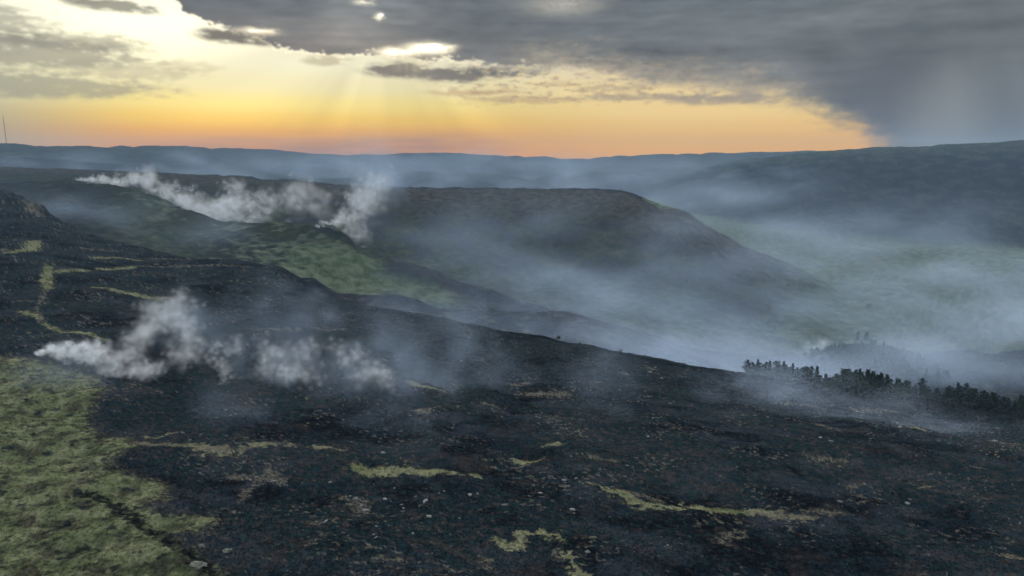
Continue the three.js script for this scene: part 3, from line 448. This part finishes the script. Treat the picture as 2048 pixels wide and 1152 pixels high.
function wood(env, d0, d1, count, lo, hi, wide, label, group) {  // env: crown-top sight lines [x, y]
  const top = table(env), xa = env[0][0], xb = env[env.length - 1][0];
  for (let i = 0; i < count; i++) {
    const px = lerp(xa, xb, (i + 2.4 * tr() - 0.9) / count), D = lerp(d0, d1, tr()), q = sight(px, top(px)), x = q.s * D, z = -D, h = clamp(CY + sight(px, top(px) + tr() * tr() * 46).e * D - ground(x, z), lo, hi) * (0.9 + 0.1 * tr());
    const tall = h > lerp(lo, hi, 0.62);
    plant(pines, 'conifer_tree', x, z, h, wide * (0.85 + 0.4 * tr()), (tall ? 'tall ' : 'shorter ') + label, 'conifer', (tall ? 'tall ' : 'shorter ') + group);
  }
}
wood([[1494, 712], [1510, 716], [1535, 713], [1560, 718], [1600, 722], [1640, 727], [1665, 730]], 568, 625, 44, 5, 21, 1.1, 'dark conifer in the row rising out of white smoke below the moor edge', 'conifers standing in smoke below the moor edge');
wood([[1656, 752], [1672, 742], [1690, 735], [1704, 728], [1725, 733], [1755, 744], [1785, 758], [1812, 768], [1836, 782]], 505, 562, 66, 5, 21, 1.1, 'dark conifer in the dense clump on the brow of the burnt moor', 'conifers in the dense clump on the brow');
wood([[1740, 742], [1795, 744], [1812, 742], [1830, 752], [1860, 758], [1888, 768], [1930, 776]], 556, 600, 26, 6, 17, 1.1, 'greyish conifer in the thin row behind the dense clump', 'conifers in the thin row behind the clump');
wood([[1892, 772], [1908, 762], [1925, 757], [1945, 766], [1962, 774], [1985, 780]], 500, 535, 22, 7, 18, 1.15, 'conifer in the small copse further along the brow', 'conifers in the small copse on the brow');
wood([[1980, 776], [1994, 772]], 505, 515, 3, 9, 14, 1.0, 'lone conifer between the small copse and the wood end', 'lone conifers on the brow');
wood([[1990, 784], [2014, 792], [2030, 786], [2046, 780], [2075, 778], [2110, 788]], 488, 512, 16, 6, 17, 1.15, 'conifer in the clump at the end of the brow', 'conifers at the end of the brow');
wood([[1598, 758], [1655, 760]], 520, 530, 5, 4, 7, 1.1, 'small conifer standing apart on bare burnt ground', 'small conifers apart from the clump');
wood([[1596, 706], [1632, 692], [1652, 684], [1666, 672], [1680, 684], [1700, 662], [1716, 658], [1742, 667], [1790, 690], [1850, 710], [1905, 732]], 925, 1010, 92, 7, 18, 1.15, 'pale hazy conifer of the plantation on the knoll in the valley', 'conifers of the valley plantation');
for (const [px, py, h, wide, label] of [[1116, 679, 5.2, 1.3, 'lone dark bush on the bare crest of the burnt moor'], [1160, 686, 2.2, 1.3, 'tiny dark shrub on the moor crest past the lone bush'], [1242, 703, 2.6, 1.5, 'low dark shrub where the moor crest dips'], [1290, 712, 1.8, 1.4, 'small dark shrub at the crest near the pale slabs']]) {
  const q = sight(px, py), f = Math.round((q.s - S0) / (S1 - S0) * COLS), D = colD[f * NL + 4] - 4; plant(bushes, 'bush', q.s * D, -D, h, wide, label, 'bush');
}
for (const [px, py, h, D] of [[236, 470, 13, 1080], [156, 452, 11, 1200], [252, 474, 8, 1090], [982, 622, 8, 900], [955, 624, 6, 900], [1475, 556, 12], [1502, 566, 8], [1576, 570, 11], [1342, 543, 7], [1485, 614, 12], [1452, 612, 7], [1736, 622, 12], [1550, 655, 8], [1535, 628, 7], [1372, 566, 8]]) {
  const p = D ? inAir(px, py, D) : land(px, py, 1050); plant(bushes, 'hawthorn_tree', p.x, p.z, h, 1.15, D ? (D < 1000 ? 'small bushy tree on the low ridge beside the stream' : 'hazy bushy tree at the head of the clough') : 'scattered small tree on the green lower slope of the plateau', 'tree', D ? (D < 1000 ? 'trees on the low ridge' : 'trees at the clough head') : 'scattered trees on the slope');
}

// ------------------------------------------------------------------ television mast on the skyline
{
  const q = sight(13, 288), D = colD[Math.round((q.s - S0) / (S1 - S0) * COLS) * NL + 16] - 20, x = q.s * D, z = -D, y0 = ground(x, z) - 4, top = CY + sight(10.5, 229).e * D - y0;
  const mast = new THREE.Group(), steel = std([0.10, 0.10, 0.11], 0.6), bar = (a, b, w) => { const A = new THREE.Vector3(...a), B = new THREE.Vector3(...b), l = A.distanceTo(B), g = new THREE.CylinderGeometry(w, w, l, 5); g.applyQuaternion(new THREE.Quaternion().setFromUnitVectors(new THREE.Vector3(0, 1, 0), B.clone().sub(A).normalize())); const m = A.add(B).multiplyScalar(0.5); g.translate(m.x, m.y, m.z); return g; };
  const legs = [0, 1, 2].map((i) => [Math.cos(i * 2.094) * 1.9, Math.sin(i * 2.094) * 1.9]), L = top * 0.86, lat = [];
  for (const [a, b] of legs) lat.push(bar([a, 0, b], [a, L, b], 0.55));
  for (let y = 0, i = 0; y < L - 8; y += 8, i++) for (let k = 0; k < 3; k++) { const p = legs[k], n = legs[(k + 1) % 3]; lat.push(bar([p[0], y, p[1]], [n[0], y + 8, n[1]], 0.22)); }
  const part = (n, g, m) => { const o = new THREE.Mesh(g, m); o.name = n; mast.add(o); };
  part('lattice_shaft', mergeGeometries(lat), steel); part('antenna', new THREE.CylinderGeometry(0.7, 1.1, top - L, 8).translate(0, L + (top - L) / 2, 0), steel);
  for (let k = 0; k < 3; k++) { const a = k * 2.094 + 0.5; part('guy_wire', bar([0, L * 0.9, 0], [Math.cos(a) * 110, ground(x + Math.cos(a) * 110, z + Math.sin(a) * 110) - y0, Math.sin(a) * 110], 0.08), steel); }
  mast.position.set(x, y0, z); put(mast, 'radio_mast', 'tall thin steel lattice mast on the far skyline hill', 'mast');
}

// ------------------------------------------------------------------ smoke and haze: clouds of tiny two-sided flakes, thinning outwards
function puff(seed, n, tau, opacity, lumps, lumpy = 0.8, lo = 0.3, hi = 0.7) {
  const r = rng(seed), side = Math.sqrt(tau * 4 * Math.PI / (n * opacity) / 0.433), p = new Float32Array(n * 9), c = [];
  for (let i = 0; i < lumps; i++) c.push([gauss(r) * 0.85, gauss(r) * 0.85, gauss(r) * 0.85, lo + (hi - lo) * r() * r()]);
  const u = new THREE.Vector3(), v = new THREE.Vector3(), w = new THREE.Vector3();
  for (let i = 0; i < n; i++) {
    let x = gauss(r), y = gauss(r), z = gauss(r);
    if (lumps && r() < lumpy) { const k = c[Math.floor(r() * lumps)]; x = k[0] + x * k[3]; y = k[1] + y * k[3]; z = k[2] + z * k[3]; }
    if (x * x + y * y + z * z > 5.3) { i--; continue; }
    u.set(gauss(r), gauss(r), gauss(r)).normalize(); v.set(gauss(r), gauss(r), gauss(r)).cross(u).normalize(); w.crossVectors(u, v);
    for (let q = 0; q < 3; q++) { const a = q * 2.0944, cs = Math.cos(a) * side * 0.577, sn = Math.sin(a) * side * 0.577; p[i * 9 + q * 3] = x + v.x * cs + w.x * sn; p[i * 9 + q * 3 + 1] = y + v.y * cs + w.y * sn; p[i * 9 + q * 3 + 2] = z + v.z * cs + w.z * sn; }
  }
  const g = new THREE.BufferGeometry(); g.setAttribute('position', new THREE.BufferAttribute(p, 3)); g.computeVertexNormals(); return g;
}
const smokeMat = new THREE.MeshPhysicalMaterial({ color: new THREE.Color().setRGB(0.95, 0.96, 0.98), roughness: 1, transmission: 0.5, thickness: 0, specularIntensity: 0, side: THREE.DoubleSide });
const hazeMat = new THREE.MeshLambertMaterial({ color: new THREE.Color().setRGB(0.76, 0.84, 0.95), transparent: true, opacity: 0.28, side: THREE.DoubleSide });
const billow = puff(501, 14000, 0.14, 1, 14, 0.82, 0.2, 0.6), shred = puff(504, 20000, 0.10, 1, 9, 0.7, 0.25, 0.75), veil = puff(502, 60000, 0.075, 0.28, 5, 0.3, 0.4, 0.8), film = puff(503, 30000, 0.07, 0.28, 6, 0.5);
let sr = rng(777);
function smoke(name, label, category, geo, mat, list, squash = 1, shear = 1) { // list: [x, y, ground distance, spread across, spread up (pixels), spread in depth (m), puff size (pixels), how many]
  const all = [], o = new THREE.Object3D();
  for (const [x, y, D, sx, sy, sd, size, n] of list) for (let i = 0; i < n; i++) {
    const d = D + gauss(sr) * sd, p = inAir(x + gauss(sr) * sx, y + gauss(sr) * sy, d), q = size / F * d * (0.6 + 0.8 * sr());
    o.position.copy(p); o.rotation.set(squash < 1 ? 0 : sr() * 6.28, squash < 1 || shear > 1 ? (sr() - 0.5) * 1.2 + (sr() < 0.5 ? Math.PI : 0) : sr() * 6.28, squash < 1 ? -0.05 - 0.3 * sr() : shear > 1 ? (sr() - 0.5) * 1.3 : 0, shear > 1 ? 'ZYX' : 'XYZ'); o.scale.set(squash < 1 ? q * 1.35 : q * shear, q * squash / Math.sqrt(shear), q); o.updateMatrix(); all.push(o.matrix.clone());
  }
  const im = new THREE.InstancedMesh(geo, mat, all.length); all.forEach((m, i) => im.setMatrixAt(i, m));
  return put(im, name, label, category, null, 'stuff');
}
function layer(area, knots, dmin, dmax, size, lift, tau = 0.075) {  // smoke lying over the land: how thick it is along sight lines [x, y, optical depth], spread over the ground those lines meet
  const out = [], N = 60000, [x0, x1, y0, y1] = area, per = tau * 6.283 * size * size, tries = Math.round((x1 - x0) * (y1 - y0) / per * 1.6);
  for (let i = 0; i < tries; i++) {
    const x = lerp(x0, x1, sr()), y = lerp(y0, y1, sr()); let a = 0, b = 0;
    for (const [kx, ky, t] of knots) { const w = Math.exp(-(((x - kx) / 95) ** 2) - ((y - ky) / 52) ** 2) + 1e-9; a += w * t; b += w; }
    if (sr() * 1.6 > a / b) continue;
    const p = land(x, y, dmin, dmax); if (-p.z >= dmax) continue;
    out.push([x, y, Math.max(dmin, -p.z - lift * (0.3 + sr())), 4, 3, 10, size * (0.75 + 0.5 * sr()), 1]);
  }
  return out;
}
smoke('smoke_cloud', 'dense white smoke plume blowing from a fire edge on the grassy moor', 'smoke', billow, smokeMat, [
  [74, 708, 345, 2, 1.5, 0.4, 2.0, 24], [86, 704, 345, 3, 2.5, 0.6, 3, 28], [102, 700, 345, 5, 4, 1, 4.4, 30], [122, 701, 345, 6, 7, 1.5, 5.4, 28], [148, 705, 344, 8, 8, 2, 6.2, 25], [176, 709, 344, 9, 9, 2, 6.8, 22], [205, 712, 343, 10, 10, 3, 7.4, 16], [138, 690, 345, 5, 3, 1, 4.5, 8], [166, 692, 344, 7, 4, 2, 5.5, 8], [200, 694, 343, 9, 5, 2, 6.5, 7],
]);
smoke('smoke_cloud', 'torn thinning smoke trailing away downwind of the dense white plume', 'smoke', shred, smokeMat, [
  [232, 716, 342, 14, 12, 4, 10, 12], [225, 738, 338, 14, 5, 3, 7, 9], [255, 743, 336, 14, 5, 3, 7, 12], [285, 741, 335, 12, 7, 3, 8, 12], [308, 737, 336, 8, 8, 3, 8, 9], [262, 688, 343, 14, 12, 4, 10, 9], [290, 668, 344, 14, 12, 4, 11, 10], [312, 645, 345, 14, 12, 4, 11, 12], [340, 626, 346, 14, 12, 4, 11, 9], [356, 604, 347, 9, 15, 4, 10, 5], [368, 640, 346, 10, 18, 4, 11, 7], [382, 672, 345, 10, 14, 4, 11, 7], [382, 700, 344, 14, 12, 4, 11, 5], [350, 716, 342, 16, 10, 4, 11, 5], [330, 690, 343, 20, 12, 4, 10, 2],
  [440, 690, 346, 14, 10, 4, 9, 3], [462, 706, 345, 12, 10, 4, 9, 5], [455, 735, 343, 8, 12, 4, 8, 5], [446, 758, 341, 6, 8, 4, 7, 2], [415, 715, 344, 14, 14, 4, 10, 4], [548, 700, 347, 14, 10, 5, 11, 5], [565, 720, 346, 18, 14, 5, 12, 9], [585, 745, 344, 16, 12, 5, 12, 7], [600, 765, 342, 18, 8, 5, 11, 3], [540, 735, 345, 12, 12, 5, 11, 4], [612, 710, 346, 16, 14, 5, 12, 3],
  [700, 712, 350, 14, 10, 6, 11, 4], [722, 732, 349, 16, 12, 6, 12, 7], [745, 748, 348, 16, 10, 6, 12, 6], [770, 740, 350, 16, 14, 6, 12, 5], [690, 690, 352, 14, 14, 6, 12, 2], [655, 704, 350, 16, 14, 6, 12, 2],
]);
smoke('smoke_cloud', 'long broken smoke plume drifting from the rim of the grassy shelf', 'smoke', billow, smokeMat, [
  [152, 362, 1950, 3, 1, 4, 1.7, 6], [168, 360, 1945, 6, 1.5, 6, 2.4, 12], [188, 359, 1920, 8, 2.5, 6, 3, 16], [210, 361, 1900, 8, 4, 8, 4, 18], [235, 361, 1880, 10, 5, 10, 5.1, 15], [262, 358, 1860, 12, 7, 10, 5.95, 13], [290, 358, 1840, 14, 9, 12, 6.8, 13], [312, 372, 1800, 14, 10, 12, 6.8, 13], [338, 384, 1770, 14, 9, 12, 6.8, 13], [362, 396, 1740, 14, 11, 14, 7.65, 13],
  [390, 410, 1700, 14, 12, 14, 8.5, 13], [415, 424, 1680, 16, 12, 14, 9.35, 13], [440, 430, 1670, 16, 12, 14, 9.35, 13], [470, 424, 1680, 18, 14, 16, 10.2, 11], [440, 402, 1700, 14, 10, 14, 8.5, 7], [480, 398, 1700, 16, 12, 16, 9.35, 8], [510, 410, 1690, 18, 12, 16, 10.2, 6], [545, 400, 1690, 20, 12, 18, 11, 5],
  [585, 396, 1700, 22, 12, 18, 11.9, 4], [625, 390, 1700, 20, 12, 20, 11.9, 4], [655, 400, 1700, 18, 14, 20, 12.8, 2], [560, 430, 1640, 40, 12, 20, 15.3, 2], [470, 372, 1720, 14, 8, 16, 7.65, 4],
]);
smoke('smoke_cloud', 'white smoke plume rising off the promontory end of the shelf', 'smoke', billow, smokeMat, [
  [638, 452, 1445, 3, 1.2, 2, 1.87, 6], [652, 448, 1445, 5, 3, 4, 2.98, 10], [668, 445, 1450, 8, 4, 5, 4.25, 11], [684, 438, 1455, 8, 6, 6, 5.52, 11], [702, 430, 1460, 10, 9, 8, 6.8, 11], [716, 414, 1470, 12, 12, 10, 8.5, 10], [730, 398, 1480, 12, 12, 12, 10.2, 8], [742, 380, 1500, 14, 12, 14, 11.9, 6], [750, 362, 1520, 16, 14, 16, 15.3, 4], [715, 455, 1450, 14, 14, 10, 11.9, 5],
]);
smoke('smoke_cloud_wisp', 'thin white wisp smouldering on the heather spur above the green meadow', 'smoke', billow, smokeMat, [[776, 553, 1240, 4, 1.5, 3, 2, 8], [792, 551, 1240, 6, 2, 4, 3, 8], [812, 550, 1240, 7, 2.5, 5, 4, 7], [832, 549, 1245, 8, 3, 5, 5, 4]]);
smoke('smoke_cloud_wisp', 'small white smoke wisp on the sloping end of the plateau', 'smoke', billow, smokeMat, [[1270, 402, 2150, 5, 1, 6, 2.2, 5], [1288, 406, 2130, 8, 1.5, 8, 3, 3]]);
smoke('smoke_cloud_wisp', 'bright low smoke lying behind the plantation knoll', 'smoke', billow, smokeMat, [[1622, 698, 1040, 16, 3, 10, 6, 6], [1648, 690, 1040, 12, 4, 10, 7, 5]]);
smoke('ground_smoke_cloud', 'thin smoke creeping over the scorched ground before the conifers', 'smoke', film, hazeMat, [[1570, 752, 556, 90, 6, 8, 26, 4], [1620, 795, 470, 120, 16, 20, 40, 3], [1720, 840, 420, 100, 16, 16, 46, 4], [1850, 875, 390, 100, 16, 16, 50, 4], [1990, 905, 372, 90, 18, 14, 44, 3], [1700, 890, 370, 120, 18, 16, 60, 3], [1900, 930, 350, 120, 20, 16, 56, 3], [1450, 800, 440, 100, 16, 16, 54, 3], [2000, 990, 290, 90, 18, 12, 70, 2]], 0.5);
smoke('haze_cloud', 'pale blue smoke haze filling the valley and hanging on its slopes', 'haze', veil, hazeMat, [
  ...layer([700, 2150, 400, 770], [[760, 455, 0.3], [850, 485, 0.36], [950, 530, 0.54], [1050, 560, 0.66], [1000, 460, 0.144], [1150, 570, 0.78], [1150, 480, 0.24], [1300, 640, 1.08], [1300, 540, 0.6], [1300, 440, 0.096], [1400, 690, 1.38], [1460, 715, 1.8], [1540, 735, 1.32], [1500, 620, 0.6], [1420, 560, 0.48], [1420, 480, 0.144], [1600, 600, 0.72], [1650, 680, 0.84], [1700, 640, 0.6], [1620, 550, 0.9], [1550, 550, 0.72], [1760, 710, 0.72], [1800, 620, 0.897], [1900, 700, 0.9], [1950, 620, 1.03], [2060, 700, 0.96], [2080, 760, 0.84], [2080, 600, 0.84], [1720, 530, 1.1], [1850, 545, 1.03], [2000, 540, 0.759], [1600, 490, 1.32], [1500, 440, 1.5], [1620, 440, 0.66], [1720, 470, 0.66], [1850, 490, 0.48], [2000, 490, 0.24], [1420, 410, 1.56], [1800, 420, 0.12], [2000, 420, 0.024], [1600, 400, 0.24], [700, 600, 0], [700, 550, 0], [800, 560, 0.036], [900, 600, 0.048], [1000, 590, 0.66], [1100, 600, 1.02], [1200, 620, 1.26], [1000, 640, 0.06], [1100, 660, 0.12], [1200, 690, 0.24]], 660, 4600, 40, 40),
  ...layer([1120, 1700, 325, 410], [[1150, 335, 0.3], [1150, 365, 0.9], [1250, 345, 0.55], [1250, 380, 1.4], [1330, 400, 1.5], [1350, 350, 0.4], [1450, 400, 0.9], [1450, 345, 0.1], [1560, 400, 0.3], [1560, 340, 0.0], [1700, 380, 0.0], [1700, 330, 0]], 2600, 8800, 22, 150),
  ...layer([-80, 1180, 312, 385], [[0, 300, 0.05], [0, 330, 0.45], [200, 318, 0.15], [200, 345, 0.8], [400, 312, 0.15], [400, 355, 1.0], [600, 320, 0.2], [600, 365, 1.1], [800, 318, 0.2], [800, 372, 1.2], [950, 320, 0.25], [950, 340, 0.5], [950, 372, 1.1], [1100, 325, 0.3], [1100, 370, 1.1]], 3300, 8800, 18, 200),
  [760, 610, 790, 60, 6, 16, 22, 3], [900, 635, 740, 60, 6, 16, 22, 3], [1050, 655, 720, 90, 8, 16, 26, 5], [1200, 680, 690, 70, 8, 16, 28, 6], [1330, 712, 660, 60, 8, 16, 28, 7], [1600, 745, 690, 50, 6, 20, 30, 7], [1720, 740, 720, 60, 8, 20, 34, 6], [1640, 700, 900, 60, 14, 12, 34, 3], [1740, 690, 900, 60, 14, 12, 34, 4], [1840, 720, 890, 60, 12, 12, 34, 4],
  [150, 415, 1450, 50, 14, 60, 30, 5], [240, 435, 1420, 50, 14, 60, 32, 5], [360, 462, 1350, 60, 10, 60, 34, 3],
], 0.55);
smoke('drifting_smoke_cloud', 'thin grey smoke drifting across the burnt moor downwind of the dense plume', 'smoke', film, hazeMat, [
  [860, 742, 360, 60, 22, 12, 30, 4], [960, 742, 370, 80, 22, 14, 34, 4], [1080, 748, 390, 90, 20, 14, 38, 3], [640, 672, 380, 120, 30, 14, 34, 8], [410, 640, 360, 50, 40, 10, 28, 6], [500, 690, 352, 80, 36, 10, 30, 7], [660, 740, 345, 90, 26, 10, 30, 7], [760, 710, 360, 80, 28, 10, 30, 7], [860, 660, 470, 120, 20, 20, 40, 5], [60, 780, 312, 80, 24, 8, 44, 4], [720, 820, 300, 120, 26, 10, 50, 4],
]);
smoke('faint_smoke_cloud', 'faint smoke column rising over the promontory plume into the sunset', 'smoke', film, hazeMat, [[760, 336, 1560, 28, 20, 20, 28, 9], [745, 365, 1530, 22, 14, 20, 24, 5]]);
renderer.render(scene, camera);
